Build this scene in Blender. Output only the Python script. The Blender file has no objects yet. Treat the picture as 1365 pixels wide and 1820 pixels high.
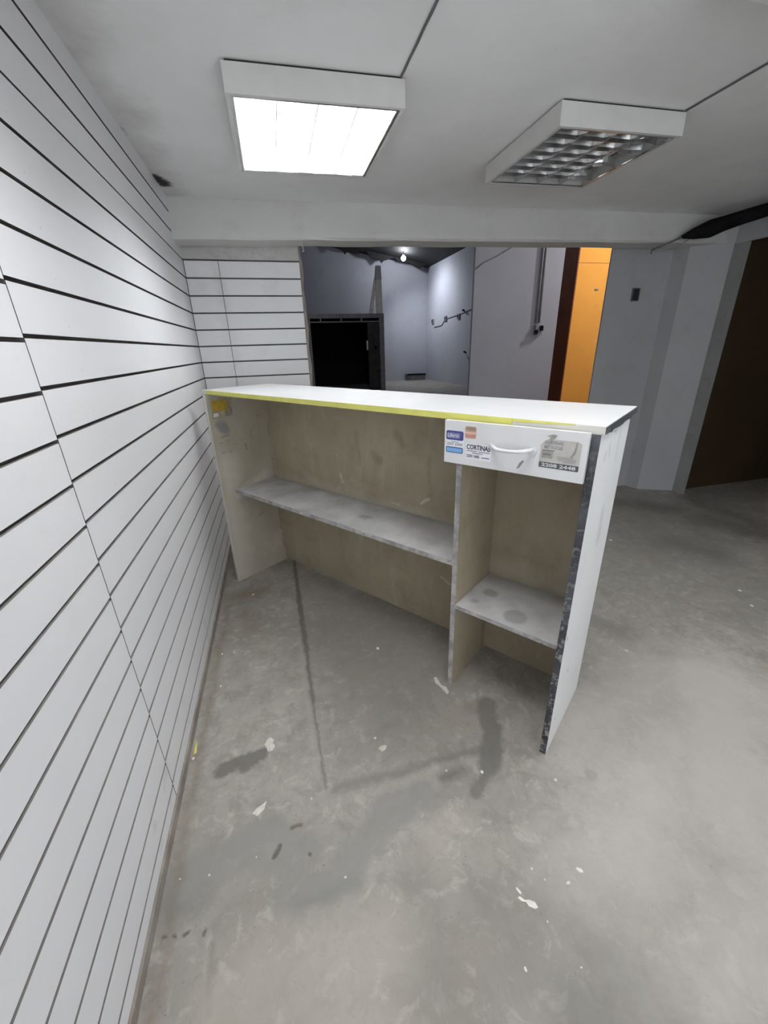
import bpy, bmesh, math, random
from mathutils import Vector, Matrix
random.seed(7)
scene = bpy.context.scene
C = scene.collection

# ------------------------------------------------------------------ camera
CAM = Vector((0.4666, -3.1245, 1.358))
YAW, PITCH, ROLL, FPX = 0.2423, -0.3859, -0.0293, 717.6
_f = Vector((math.sin(YAW)*math.cos(PITCH), math.cos(YAW)*math.cos(PITCH), math.sin(PITCH)))
_r = Vector((math.cos(YAW), -math.sin(YAW), 0)); _u = _r.cross(_f)
_r2 = _r*math.cos(ROLL) + _u*math.sin(ROLL); _u2 = -_r*math.sin(ROLL) + _u*math.cos(ROLL)
cd = bpy.data.cameras.new('camera'); cam = bpy.data.objects.new('camera', cd); C.objects.link(cam)
M = Matrix.Identity(4)
for i in range(3):
    M[i][0] = _r2[i]; M[i][1] = _u2[i]; M[i][2] = -_f[i]; M[i][3] = CAM[i]
cam.matrix_world = M
cd.sensor_fit = 'HORIZONTAL'; cd.sensor_width = 36.0; cd.lens = FPX/1365*36.0
cd.clip_start = 0.02; cd.clip_end = 200
scene.camera = cam

# ------------------------------------------------------------------ light, exposure
world = bpy.data.worlds.new('world'); scene.world = world; world.use_nodes = True
world.node_tree.nodes['Background'].inputs[0].default_value = (0.80, 0.88, 1.0, 1)
world.node_tree.nodes['Background'].inputs[1].default_value = 0.9
scene.view_settings.view_transform = 'Standard'; scene.view_settings.look = 'None'
scene.view_settings.exposure = -0.30; scene.view_settings.gamma = 1.0
scene.view_settings.use_curve_mapping = False
scene.cycles.max_bounces = 6; scene.cycles.diffuse_bounces = 4; scene.cycles.glossy_bounces = 2
scene.cycles.transmission_bounces = 2; scene.cycles.caustics_reflective = False; scene.cycles.caustics_refractive = False
TUBE = 98.0            # strength of the lit fluorescent tubes
def area(name, loc, rot, sx, sy, power, col):
    l = bpy.data.lights.new(name, 'AREA'); l.shape = 'RECTANGLE'; l.size = sx; l.size_y = sy
    l.energy = power; l.color = col
    o = bpy.data.objects.new(name, l); C.objects.link(o); o.location = loc; o.rotation_euler = rot
    return o
# added unseen fill standing in for shop front daylight, behind the photographer
area('shopfront_fill', (1.35, -4.9, 1.15), (math.radians(118), 0, 0), 2.5, 2.0, 50.0, (0.93, 0.965, 1.0))

# ------------------------------------------------------------------ node helpers
class NB:
    def __init__(s, name, rough=0.6, metallic=0.0, spec=0.4):
        s.m = bpy.data.materials.new(name); s.m.use_nodes = True
        s.t = s.m.node_tree; s.n = s.t.nodes; s.l = s.t.links
        s.b = s.n['Principled BSDF']
        s.b.inputs['Roughness'].default_value = rough; s.b.inputs['Metallic'].default_value = metallic
        s.b.inputs['Specular IOR Level'].default_value = spec
        s._co = None; s.w = {}
    def co(s):
        if s._co is None: s._co = s.n.new('ShaderNodeTexCoord').outputs['Object']
        return s._co
    def link(s, a, b): s.l.new(a, b)
    def scaled(s, v):
        n = s.n.new('ShaderNodeMapping'); n.inputs['Scale'].default_value = v; s.link(s.co(), n.inputs[0]); return n.outputs[0]
    def noise(s, scale, detail=4, rough=0.55, co=None, dist=0.0, color=False):
        n = s.n.new('ShaderNodeTexNoise'); n.inputs['Scale'].default_value = scale; n.inputs['Detail'].default_value = detail
        n.inputs['Roughness'].default_value = rough; n.inputs['Distortion'].default_value = dist
        s.link(co or s.co(), n.inputs['Vector']); return n.outputs['Color' if color else 'Fac']
    def rng(s, v, a, b, c=0.0, d=1.0):
        n = s.n.new('ShaderNodeMapRange'); n.inputs[1].default_value = a; n.inputs[2].default_value = b
        n.inputs[3].default_value = c; n.inputs[4].default_value = d; s.link(v, n.inputs[0]); return n.outputs[0]
    def math(s, op, a, b):
        n = s.n.new('ShaderNodeMath'); n.operation = op
        for i, x in enumerate((a, b)):
            if isinstance(x, (int, float)): n.inputs[i].default_value = x
            else: s.link(x, n.inputs[i])
        return n.outputs[0]
    def vm(s, op, a, b=None, sc=None):
        n = s.n.new('ShaderNodeVectorMath'); n.operation = op
        for i, x in enumerate((a, b)):
            if x is None: continue
            if isinstance(x, (tuple, Vector)): n.inputs[i].default_value = x
            else: s.link(x, n.inputs[i])
        if sc is not None:
            if isinstance(sc, (int, float)): n.inputs['Scale'].default_value = sc
            else: s.link(sc, n.inputs['Scale'])
        return n.outputs['Value'] if op in ('LENGTH', 'DOT_PRODUCT') else n.outputs[0]
    def mix(s, fac, a, b):
        n = s.n.new('ShaderNodeMix'); n.data_type = 'RGBA'
        if isinstance(fac, (int, float)): n.inputs[0].default_value = fac
        else: s.link(fac, n.inputs[0])
        for i, x in ((6, a), (7, b)):
            if isinstance(x, tuple): n.inputs[i].default_value = (*x[:3], 1)
            else: s.link(x, n.inputs[i])
        return n.outputs[2]
    def warped(s, amt, scale):
        amt, scale = min(((0.03, 20.0), (0.08, 10.0), (0.30, 4.0)), key=lambda q: abs(math.log(q[0]/max(amt, 0.015))))   # three shared warps
        k = (amt, scale)
        if k not in s.w:
            nz = s.noise(scale, 5, 0.68, color=True)
            s.w[k] = s.vm('ADD', s.co(), s.vm('SCALE', s.vm('SUBTRACT', nz, (0.5, 0.5, 0.5)), sc=amt))
        return s.w[k]
    def blob(s, A, B, r, soft, amt=0.1, scale=9.0, old=None, k=1.0):
        """mask of the capsule A-B with radius r, edge softness soft, on noise-warped object coordinates"""
        P = s.warped(amt, scale); A = Vector(A); B = Vector(B); ba = B - A
        pa = s.vm('SUBTRACT', P, tuple(A))
        L2 = max(ba.length_squared, 1e-9)
        h = s.vm('DOT_PRODUCT', pa, tuple(ba / L2))
        n = s.n.new('ShaderNodeClamp'); s.link(h, n.inputs[0])
        d = s.vm('LENGTH', s.vm('SUBTRACT', pa, s.vm('SCALE', tuple(ba), sc=n.outputs[0])))
        m = s.rng(d, r + soft, r - soft, 0.0, k)
        return m if old is None else s.math('MAXIMUM', old, m)
    def color(s, c):
        if isinstance(c, tuple): s.b.inputs['Base Color'].default_value = (*c[:3], 1)
        else: s.link(c, s.b.inputs['Base Color'])
    def bump(s, h, strength=0.2, dist=0.01):
        n = s.n.new('ShaderNodeBump'); n.inputs['Strength'].default_value = strength; n.inputs['Distance'].default_value = dist
        s.link(h, n.inputs['Height']); s.link(n.outputs[0], s.b.inputs['Normal'])

def simple(name, col, rough=0.6, var=0.12, scale=6.0, metallic=0.0, dirt=None, bump=0.0, spec=0.4):
    s = NB(name, rough, metallic, spec)
    f = s.noise(scale, 3, 0.6)
    lo = tuple(x*(1-var) for x in col); hi = tuple(min(1, x*(1+var*0.6)) for x in col)
    c = s.mix(s.rng(f, 0.3, 0.7), lo, hi)
    if dirt:
        dc, dscale, a, b, k = dirt
        c = s.mix(s.rng(s.noise(dscale, 6, 0.65), a, b, 0.0, k), c, dc)
    s.color(c)
    if bump: s.bump(s.noise(scale*8, 4), bump, 0.004)
    return s.m

# ------------------------------------------------------------------ mesh helpers
def link(o, parent=None):
    C.objects.link(o)
    if parent is not None: o.parent = parent
    return o
def bm_box(bm, x0, x1, y0, y1, z0, z1, mi=0):
    v = [bm.verts.new(p) for p in ((x0,y0,z0),(x1,y0,z0),(x1,y1,z0),(x0,y1,z0),(x0,y0,z1),(x1,y0,z1),(x1,y1,z1),(x0,y1,z1))]
    for f in ((0,3,2,1),(4,5,6,7),(0,1,5,4),(1,2,6,5),(2,3,7,6),(3,0,4,7)):
        bm.faces.new([v[i] for i in f]).material_index = mi
    return v
def bm_prism(bm, pts, z0, z1, mi=0):
    lo = [bm.verts.new((x, y, z0)) for x, y in pts]; hi = [bm.verts.new((x, y, z1)) for x, y in pts]
    n = len(pts)
    bm.faces.new(lo[::-1]).material_index = mi; bm.faces.new(hi).material_index = mi
    for i in range(n): bm.faces.new((lo[i], lo[(i+1) % n], hi[(i+1) % n], hi[i])).material_index = mi
def bm_tube(bm, pts, r, seg=10, mi=0):
    pts = [Vector(p) for p in pts]; rings = []
    rs = r if isinstance(r, (list, tuple)) else [r]*len(pts)
    for i, p in enumerate(pts):
        t = (pts[min(i+1, len(pts)-1)] - pts[max(i-1, 0)]).normalized()
        up = Vector((0, 0, 1)) if abs(t.z) < 0.9 else Vector((1, 0, 0))
        a = t.cross(up).normalized(); b = t.cross(a)
        rings.append([bm.verts.new(p + (a*math.cos(2*math.pi*k/seg) + b*math.sin(2*math.pi*k/seg))*rs[i]) for k in range(seg)])
    for i in range(len(rings)-1):
        for k in range(seg):
            f = bm.faces.new((rings[i][k], rings[i][(k+1) % seg], rings[i+1][(k+1) % seg], rings[i+1][k])); f.smooth = True; f.material_index = mi
    bm.faces.new(rings[0][::-1]).material_index = mi; bm.faces.new(rings[-1]).material_index = mi
def finish(name, bm, mats, parent=None, bevel=0.0, loc=None):
    bmesh.ops.recalc_face_normals(bm, faces=bm.faces)
    if bevel:
        bmesh.ops.bevel(bm, geom=[e for e in bm.edges], offset=bevel, segments=2, profile=0.6, affect='EDGES', clamp_overlap=True)
    me = bpy.data.meshes.new(name); bm.to_mesh(me); bm.free()
    for m in (mats if isinstance(mats, (list, tuple)) else [mats]): me.materials.append(m)
    o = bpy.data.objects.new(name, me)
    if loc: o.location = loc
    return link(o, parent)
def box(name, x0, x1, y0, y1, z0, z1, mat, parent=None, bevel=0.0):
    bm = bmesh.new(); bm_box(bm, x0, x1, y0, y1, z0, z1); return finish(name, bm, mat, parent, bevel)
def hexa(name, pts, mat, parent=None, bevel=0.0):
    """box from 8 points (bottom ring then top ring)"""
    bm = bmesh.new(); v = [bm.verts.new(p) for p in pts]
    for f in ((0,3,2,1),(4,5,6,7),(0,1,5,4),(1,2,6,5),(2,3,7,6),(3,0,4,7)): bm.faces.new([v[i] for i in f])
    return finish(name, bm, mat, parent, bevel)
def struct(o): o['kind'] = 'structure'; return o
def tag(o, label, cat, group=None):
    o['label'] = label; o['category'] = cat
    if group: o['group'] = group
    return o
def empty(name, loc, rz=0.0):
    o = bpy.data.objects.new(name, None); o.location = loc; o.rotation_euler = (0, 0, rz); o.empty_display_size = 0.1
    return link(o)
def copy_child(src, parent, loc=None):
    c = src.copy(); link(c, parent)
    if loc is not None: c.location = loc
    return c
def text_into(bm, txt, x, y, z, h, w, mi, bold=0.02):
    """flat letters joined into bm (local plane x right, y up), fitted to width w and height h"""
    cu = bpy.data.curves.new('t', 'FONT'); cu.body = txt; cu.resolution_u = 2; cu.offset = bold
    o = bpy.data.objects.new('t', cu); C.objects.link(o)
    bpy.context.view_layer.update()
    me = bpy.data.meshes.new_from_object(o.evaluated_get(bpy.context.evaluated_depsgraph_get()))
    bpy.data.objects.remove(o)
    xs = [v.co.x for v in me.vertices]; ys = [v.co.y for v in me.vertices]
    if not xs: return
    ax, bx_, ay, by = min(xs), max(xs), min(ys), max(ys)
    vs = [bm.verts.new((x + (v.co.x-ax)/(bx_-ax)*w, y + (v.co.y-ay)/(by-ay)*h, z)) for v in me.vertices]
    for p in me.polygons:
        try: f = bm.faces.new([vs[i] for i in p.vertices]); f.material_index = mi
        except ValueError: pass
    bpy.data.meshes.remove(me)

# ------------------------------------------------------------------ materials
def floor_material(fx0, fx1, fy0, fy1):
    """one bay of the floor: the same concrete everywhere, with only the stains that reach into this bay"""
    s = NB('worn_concrete', 0.62, 0, 0.35)
    big = s.noise(1.1, 3, 0.6, dist=0.4); mid = s.noise(4.5, 5, 0.65, dist=0.6); fine = s.noise(38, 3, 0.7)
    c = s.mix(s.rng(big, 0.35, 0.65), (0.385, 0.37, 0.345), (0.53, 0.515, 0.485))
    c = s.mix(s.rng(mid, 0.42, 0.68, 0, 0.55), c, (0.33, 0.32, 0.305))
    c = s.mix(s.rng(s.noise(2.3, 3, 0.6, dist=1.0), 0.56, 0.7, 0, 0.4), c, (0.57, 0.55, 0.51))
    c = s.mix(s.rng(fine, 0.35, 0.7, 0, 0.22), c, (0.27, 0.26, 0.245))
    # swept streaks that run along the room
    c = s.mix(s.rng(s.noise(7, 2, 0.6, co=s.scaled((3.0, 0.35, 1))), 0.52, 0.72, 0, 0.22), c, (0.34, 0.335, 0.32))
    c = s.mix(s.rng(s.noise(11, 5, 0.72, dist=0.8), 0.48, 0.62, 0, 0.55), c, (0.30, 0.29, 0.27))
    c = s.mix(s.rng(s.noise(17, 4, 0.7, dist=0.5), 0.54, 0.66, 0, 0.5), c, (0.64, 0.62, 0.58))
    c = s.mix(s.rng(s.noise(70, 2, 0.6), 0.66, 0.72, 0, 0.5), c, (0.22, 0.21, 0.195))
    c = s.mix(s.rng(s.noise(3.1, 3, 0.6), 0.58, 0.70, 0, 0.35), c, (0.44, 0.39, 0.31))
    Z = 0.0
    def B(lst, col, k, soft=0.02, amt=0.1, scale=9.0):
        nonlocal c
        m = None
        for (ax, ay, bx, by, r) in lst:
            g = r + soft + (0.22 if amt > 0.16 else 0.07)
            if max(ax, bx) + g < fx0 or min(ax, bx) - g > fx1 or max(ay, by) + g < fy0 or min(ay, by) - g > fy1: continue
            m = s.blob((ax, ay, Z), (bx, by, Z), r, soft, amt, scale, m)
        if m is None: return
        c = s.mix(s.math('MULTIPLY', m, k), c, col)
    # bay of the old footing between counter and its ridge, darker smooth screed
    B([(0.75,-1.35,0.80,-1.75,0.28),(0.62,-1.05,0.7,-1.4,0.15),(0.9,-1.8,0.75,-2.0,0.16)], (0.30,0.29,0.265), 0.55, 0.12, 0.2, 5)
    # smoother grey mortar patches in the foreground
    B([(0.03,-2.34,0.26,-2.30,0.055),(0.26,-2.30,0.36,-2.36,0.07),(0.34,-2.46,0.50,-2.46,0.045),(0.50,-2.42,0.66,-2.33,0.045),(0.64,-2.32,0.76,-2.30,0.05)], (0.335,0.335,0.33), 0.75, 0.012, 0.09, 7)
    B([(0.03,-2.40,0.10,-2.40,0.03),(0.36,-2.49,0.50,-2.465,0.016)], (0.27,0.275,0.275), 0.6, 0.02, 0.06, 9)
    # dark wet looking stains
    B([(0.125,-2.035,0.25,-2.012,0.030),(0.20,-2.035,0.22,-2.02,0.035)], (0.17,0.168,0.16), 0.85, 0.008, 0.07, 14)
    B([(1.148,-2.02,1.10,-2.16,0.040),(1.10,-2.16,1.03,-2.27,0.040),(1.0,-2.29,0.94,-2.33,0.022),(0.93,-2.25,0.86,-2.27,0.020)], (0.20,0.195,0.185), 0.8, 0.010, 0.08, 12)
    B([(0.98,-2.64,1.04,-2.70,0.020),(1.04,-2.70,1.09,-2.80,0.04),(1.09,-2.82,1.12,-2.95,0.07),(0.97,-2.84,1.0,-3.0,0.07)], (0.29,0.285,0.275), 0.75, 0.035, 0.1, 8)
    B([(0.70,-2.48,0.66,-2.66,0.03),(0.66,-2.66,0.70,-2.8,0.05),(0.84,-2.62,0.86,-2.75,0.06)], (0.31,0.30,0.28), 0.6, 0.05, 0.1, 9)
    B([(1.947,-2.464,1.95,-2.47,0.013),(1.732,-2.642,1.735,-2.645,0.013),(1.339,-2.394,1.35,-2.39,0.017)], (0.20,0.20,0.20), 0.7, 0.006, 0.03, 20)
    # darker ground along the right doorway and the back
    B([(4.0,-0.50,3.95,-1.6,0.10),(3.72,-0.9,3.86,-1.25,0.13),(3.4,-0.35,3.65,-0.6,0.12),(3.1,-1.1,3.2,-1.35,0.10)], (0.15,0.145,0.135), 0.65, 0.10, 0.3, 4)
    B([(2.9,0.0,3.0,-1.0,0.5),(2.3,-0.6,2.4,-1.3,0.3),(3.2,-1.2,3.0,-1.9,0.2)], (0.28,0.275,0.265), 0.5, 0.35, 0.4, 3)
    B([(1.95,-1.70,2.0,-1.82,0.05),(2.05,-1.98,2.10,-2.0,0.03)], (0.28,0.275,0.265), 0.6, 0.03, 0.1, 8)
    # brown dirt by the foot of the slatted wall and rust spots
    B([(0.10,-0.92,0.22,-0.88,0.06),(0.14,-1.1,0.2,-1.25,0.04)], (0.27,0.22,0.165), 0.6, 0.05, 0.12, 10)
    B([(0.355,-2.283,0.375,-2.281,0.007)], (0.14,0.09,0.05), 0.8, 0.004, 0.03, 25)
    B([(0.05,-1.0,0.03,-3.0,0.012)], (0.25,0.21,0.17), 0.7, 0.015, 0.05, 15)
    B([(0.082,-2.463,0.086,-2.462,0.006),(0.027,-2.454,0.033,-2.455,0.004),(0.054,-2.456,0.057,-2.458,0.005),(0.124,-2.477,0.126,-2.47,0.004),(0.30,-2.35,0.315,-2.33,0.006),(0.40,-2.37,0.402,-2.375,0.005)], (0.10,0.09,0.08), 0.8, 0.003, 0.02, 40)
    B([(0.15,-2.50,0.156,-2.62,0.006),(0.155,-2.545,0.157,-2.55,0.012)], (0.25,0.24,0.22), 0.7, 0.006, 0.03, 20)
    # joint of the removed wall: dark lines that meet in an L
    B([(0.445,-0.55,0.450,-1.0,0.012),(0.450,-1.0,0.457,-1.5,0.014),(0.457,-1.5,0.459,-1.83,0.008),(0.459,-1.83,0.470,-2.19,0.004)], (0.16,0.155,0.145), 0.85, 0.006, 0.035, 11)
    B([(0.50,-2.205,1.04,-2.205,0.016)], (0.25,0.243,0.23), 0.7, 0.010, 0.05, 9)
    B([(0.43,-1.4,0.445,-2.15,0.012),(0.45,-2.245,1.0,-2.235,0.012)], (0.53,0.51,0.47), 0.45, 0.012, 0.04, 9)
    B([(1.25,-2.6,1.7,-2.35,0.16),(1.7,-2.6,2.1,-2.2,0.22),(1.45,-2.2,1.9,-2.1,0.12),(1.3,-2.85,1.6,-2.8,0.12)], (0.72,0.705,0.68), 0.75, 0.15, 0.3, 4)  # pale patch painted in for the brighter lit floor at right
    # pale beige film
    B([(0.2,-2.62,0.55,-2.62,0.09),(0.45,-2.75,0.5,-3.0,0.12),(0.85,-2.40,0.75,-2.46,0.03)], (0.60,0.575,0.52), 0.5, 0.05, 0.12, 7)
    s.color(s.vm('MULTIPLY', c, (0.745, 0.715, 0.675)))
    s.link(s.rng(mid, 0.3, 0.7, 0.5, 0.75), s.b.inputs['Roughness'])
    s.bump(s.noise(24, 3, 0.7), 0.18, 0.006)
    return s.m

def ceiling_material():
    s = NB('ceiling_plaster', 0.85, 0, 0.2)
    c = s.mix(s.rng(s.noise(1.6, 3, 0.6), 0.3, 0.7), (0.79, 0.785, 0.78), (0.86, 0.855, 0.85))
    c = s.mix(s.rng(s.noise(5.0, 4, 0.65), 0.5, 0.75, 0, 0.3), c, (0.69, 0.68, 0.66))
    z = 2.19
    m = s.blob((0.0,-0.2,z), (0.0,-2.2,z), 0.04, 0.11, 0.16, 5)
    c = s.mix(s.math('MULTIPLY', m, 0.62), c, (0.25, 0.23, 0.21))
    m = s.blob((0.0,-0.44,z), (0.03,-0.32,z), 0.030, 0.012, 0.05, 16)
    m = s.blob((0.0,-0.92,z), (0.01,-0.86,z), 0.008, 0.006, 0.02, 20, m)
    m = s.blob((1.375,-1.61,z), (1.385,-1.625,z), 0.005, 0.003, 0.01, 20, m)
    c = s.mix(m, c, (0.03, 0.028, 0.025))
    # soot along the right wall
    m = s.blob((4.0,0.0,z+.05), (4.1,-2.0,z+.06), 0.10, 0.2, 0.2, 4)
    c = s.mix(s.math('MULTIPLY', m, 0.6), c, (0.22, 0.22, 0.21))
    s.color(c)
    return s.m

def painted(name, a, b, dirt, k=0.35, rough=0.8, scale=1.2):
    s = NB(name, rough, 0, 0.25)
    c = s.mix(s.rng(s.noise(scale, 3, 0.6), 0.3, 0.7), a, b)
    c = s.mix(s.rng(s.noise(scale*4, 4, 0.65), 0.5, 0.75, 0, k), c, dirt)
    s.color(c)
    return s.m

def slat_material(name, dirtk):
    s = NB(name, 0.38, 0, 0.45)
    c = s.mix(s.rng(s.noise(1.5, 1, 0.5), 0.3, 0.7), (0.80, 0.80, 0.815), (0.86, 0.86, 0.87))
    c = s.mix(s.rng(s.noise(5, 4, 0.7), 0.55, 0.8, 0, dirtk), c, (0.45, 0.42, 0.38))
    c = s.mix(s.rng(s.noise(60, 1, 0.6), 0.80, 0.83, 0, 0.4), c, (0.35, 0.33, 0.3))
    s.color(c); return s.m
def stub_slat_material():
    s = NB('slat_white_stained', 0.4, 0, 0.45)
    c = s.mix(s.rng(s.noise(1.5, 4, 0.5), 0.3, 0.7), (0.78, 0.78, 0.78), (0.84, 0.84, 0.845))
    m = s.blob((0.19, -0.006, 1.9), (0.22, -0.006, 1.15), 0.006, 0.05, 0.08, 7)
    c = s.mix(s.math('MULTIPLY', m, s.rng(s.noise(6, 5, 0.7), 0.4, 0.65, 0.1, 0.7)), c, (0.36, 0.33, 0.30))
    c = s.mix(s.rng(s.noise(5, 6, 0.7, dist=0.4), 0.55, 0.8, 0, 0.3), c, (0.5, 0.47, 0.43))
    s.color(c); return s.m

def melamine_inner():
    s = NB('counter_grimy_beige', 0.6, 0, 0.35)
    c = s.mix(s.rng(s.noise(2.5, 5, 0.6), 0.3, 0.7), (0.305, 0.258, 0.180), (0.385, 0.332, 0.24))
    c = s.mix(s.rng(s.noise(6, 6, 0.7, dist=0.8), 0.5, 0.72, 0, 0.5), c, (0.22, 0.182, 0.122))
    c = s.mix(s.rng(s.noise(3.5, 5, 0.7, co=s.scaled((2.5, 2.5, 0.6))), 0.55, 0.72, 0, 0.5), c, (0.44, 0.40, 0.31))
    c = s.mix(s.rng(s.noise(19, 5, 0.75, dist=1.5), 0.66, 0.72, 0, 0.45), c, (0.12, 0.095, 0.06))
    c = s.mix(s.rng(s.noise(26, 3, 0.7, dist=1.0), 0.73, 0.76, 0, 0.6), c, (0.42, 0.385, 0.31))
    m = s.blob((0.05,0.38,0.615), (1.48,0.38,0.60), 0.02, 0.03, 0.12, 7)
    m = s.blob((1.56,0.38,0.45), (1.90,0.38,0.44), 0.03, 0.05, 0.12, 7, m)
    c = s.mix(s.math('MULTIPLY', m, 0.55), c, (0.52, 0.48, 0.40))
    m = None
    for a in ((1.02,0.98,1.05,0.93,0.02),(0.86,0.86,0.90,0.84,0.018),(1.2,0.9,1.21,0.7,0.008),(0.75,0.97,0.76,0.8,0.006),(1.40,0.9,1.42,0.7,0.01)):
        m = s.blob((a[0],0.38,a[1]), (a[2],0.38,a[3]), a[4], 0.012, 0.07, 13, m)
    c = s.mix(s.math('MULTIPLY', m, 0.45), c, (0.17, 0.13, 0.08))
    m = None
    for a in ((0.62,0.72,0.63,0.68,0.006),(1.28,0.30,1.33,0.28,0.005),(0.98,0.63,1.02,0.63,0.004),(0.60,0.83,0.605,0.82,0.004),(1.15,0.66,1.2,0.70,0.006)):
        m = s.blob((a[0],0.38,a[1]), (a[2],0.38,a[3]), a[4], 0.003, 0.03, 25, m)
    c = s.mix(s.math('MULTIPLY', m, 0.7), c, (0.60, 0.55, 0.46))
    s.color(c); return s.m
def left_panel_material():
    s = NB('counter_side_grime_shade', 0.6, 0, 0.35)
    c = s.mix(s.rng(s.noise(2.5, 5, 0.6), 0.3, 0.7), (0.30, 0.268, 0.208), (0.40, 0.367, 0.30))
    c = s.mix(s.rng(s.noise(7, 6, 0.7, dist=0.8), 0.5, 0.72, 0, 0.45), c, (0.29, 0.255, 0.19))
    x = 0.02
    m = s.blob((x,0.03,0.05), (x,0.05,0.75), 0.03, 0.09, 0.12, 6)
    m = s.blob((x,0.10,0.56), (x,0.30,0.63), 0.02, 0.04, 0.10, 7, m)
    c = s.mix(s.math('MULTIPLY', m, 0.7), c, (0.60, 0.565, 0.50))  # front of the panel painted lighter, as the light falls there
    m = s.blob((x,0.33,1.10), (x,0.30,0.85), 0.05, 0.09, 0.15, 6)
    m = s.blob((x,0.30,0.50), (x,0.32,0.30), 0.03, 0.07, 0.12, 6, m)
    c = s.mix(s.math('MULTIPLY', m, 0.55), c, (0.24, 0.20, 0.14))  # back of the panel painted darker, standing in for its shade
    m = s.blob((x,0.05,0.99), (x,0.09,0.96), 0.026, 0.012, 0.05, 14)
    c = s.mix(s.math('MULTIPLY', m, 0.85), c, (0.19, 0.185, 0.19))
    m = None
    for a in ((0.05,0.915,0.10,0.918),(0.045,0.885,0.12,0.893),(0.10,0.872,0.15,0.86),(0.045,0.83,0.10,0.828),(0.27,0.95,0.25,0.93),(0.25,0.93,0.24,0.88),(0.30,1.0,0.33,1.01),(0.37,0.95,0.37,0.62),(0.17,0.90,0.19,0.88),(0.20,0.85,0.20,0.82),(0.37,0.5,0.37,0.1),(0.2,0.38,0.26,0.40)):
        m = s.blob((x,a[0],a[1]), (x,a[2],a[3]), 0.003, 0.004, 0.03, 18, m)
    c = s.mix(s.math('MULTIPLY', m, s.rng(s.noise(12, 4, 0.7), 0.4, 0.55, 0.2, 0.9)), c, (0.12, 0.10, 0.08))
    s.color(c); return s.m
def shelf_material():
    s = NB('shelf_dusty_grey', 0.75, 0, 0.25)
    c = s.mix(s.rng(s.noise(4, 5, 0.6), 0.35, 0.65), (0.46, 0.445, 0.435), (0.70, 0.69, 0.685))
    z = 0.6
    m = s.blob((0.93,0.21,0.6), (0.96,0.21,0.6), 0.022, 0.010, 0.05, 12)
    m = s.blob((0.17,0.30,0.6), (0.20,0.31,0.6), 0.02, 0.02, 0.06, 12, m)
    m = s.blob((1.592,0.237,0.415), (1.60,0.237,0.415), 0.028, 0.007, 0.02, 12, m)
    m = s.blob((1.738,0.145,0.415), (1.742,0.145,0.415), 0.042, 0.007, 0.02, 12, m)
    m = s.blob((1.57,0.15,0.415), (1.575,0.15,0.415), 0.016, 0.008, 0.03, 12, m)
    c = s.mix(s.math('MULTIPLY', m, 0.6), c, (0.27, 0.265, 0.265))
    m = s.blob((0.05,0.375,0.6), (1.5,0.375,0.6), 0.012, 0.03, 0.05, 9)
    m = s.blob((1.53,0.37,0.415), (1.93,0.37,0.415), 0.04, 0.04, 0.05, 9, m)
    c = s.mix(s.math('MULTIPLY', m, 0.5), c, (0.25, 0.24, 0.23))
    m = s.blob((0.231,0.247,0.6), (0.236,0.25,0.6), 0.006, 0.003, 0.02, 40)
    c = s.mix(s.math('MULTIPLY', m, 0.7), c, (0.62, 0.55, 0.08))
    s.color(c); return s.m
def top_material():
    s = NB('counter_top_white', 0.42, 0, 0.4)
    c = s.mix(s.rng(s.noise(3, 4, 0.5), 0.3, 0.7), (0.62, 0.62, 0.62), (0.68, 0.68, 0.68))
    c = s.mix(s.rng(s.noise(7, 5, 0.7, co=s.scaled((0.6, 2.0, 1)), dist=0.6), 0.56, 0.7, 0, 0.5), c, (0.55, 0.55, 0.545))
    s.color(c); return s.m
def outer_white():
    s = NB('counter_outer_white', 0.45, 0, 0.4)
    c = s.mix(s.rng(s.noise(2.5, 4, 0.5), 0.3, 0.7), (0.74, 0.745, 0.74), (0.81, 0.81, 0.805))
    m = s.blob((1.95,0.21,0.86), (1.95,0.22,0.76), 0.015, 0.025, 0.06, 10)
    m = s.blob((1.95,0.13,1.09), (1.95,0.15,1.06), 0.005, 0.012, 0.03, 10, m)
    m = s.blob((1.95,0.25,1.12), (1.95,0.26,1.02), 0.004, 0.012, 0.03, 10, m)
    c = s.mix(s.math('MULTIPLY', m, 0.5), c, (0.38, 0.38, 0.375))
    m = None
    for a in ((0.10,1.075,0.09,1.055),(0.075,1.13,0.085,1.14),(0.16,1.13,0.18,1.12),(0.2,1.13,0.2,1.115),(0.02,0.5,0.03,0.49),(0.12,0.3,0.13,0.29),(0.05,0.13,0.06,0.12)):
        m = s.blob((1.95,a[0],a[1]), (1.95,a[2],a[3]), 0.004, 0.003, 0.02, 30, m)
    c = s.mix(s.math('MULTIPLY', m, 0.7), c, (0.28, 0.27, 0.25))
    s.color(c); return s.m
def chipped_edge():
    s = NB('chipped_black_edge', 0.55, 0, 0.4)
    c = s.mix(s.rng(s.noise(9, 4, 0.6), 0.35, 0.65), (0.028, 0.03, 0.036), (0.075, 0.08, 0.09))
    f = s.noise(38, 5, 0.75, dist=1.2)
    grad = s.n.new('ShaderNodeSeparateXYZ'); s.link(s.co(), grad.inputs[0])
    k = s.rng(grad.outputs[2], 1.0, 0.35, 0.15, 0.75)
    c = s.mix(s.math('MULTIPLY', s.rng(f, 0.52, 0.60), k), c, (0.40, 0.385, 0.36))
    s.color(c); return s.m
def worn_grey_edge():
    s = NB('worn_grey_edge', 0.6, 0, 0.4)
    c = s.mix(s.rng(s.noise(12, 5, 0.7), 0.4, 0.6), (0.24, 0.23, 0.225), (0.46, 0.44, 0.42))
    c = s.mix(s.rng(s.noise(30, 5, 0.75, dist=1), 0.62, 0.68), c, (0.09, 0.085, 0.08))
    s.color(c); return s.m

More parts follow.
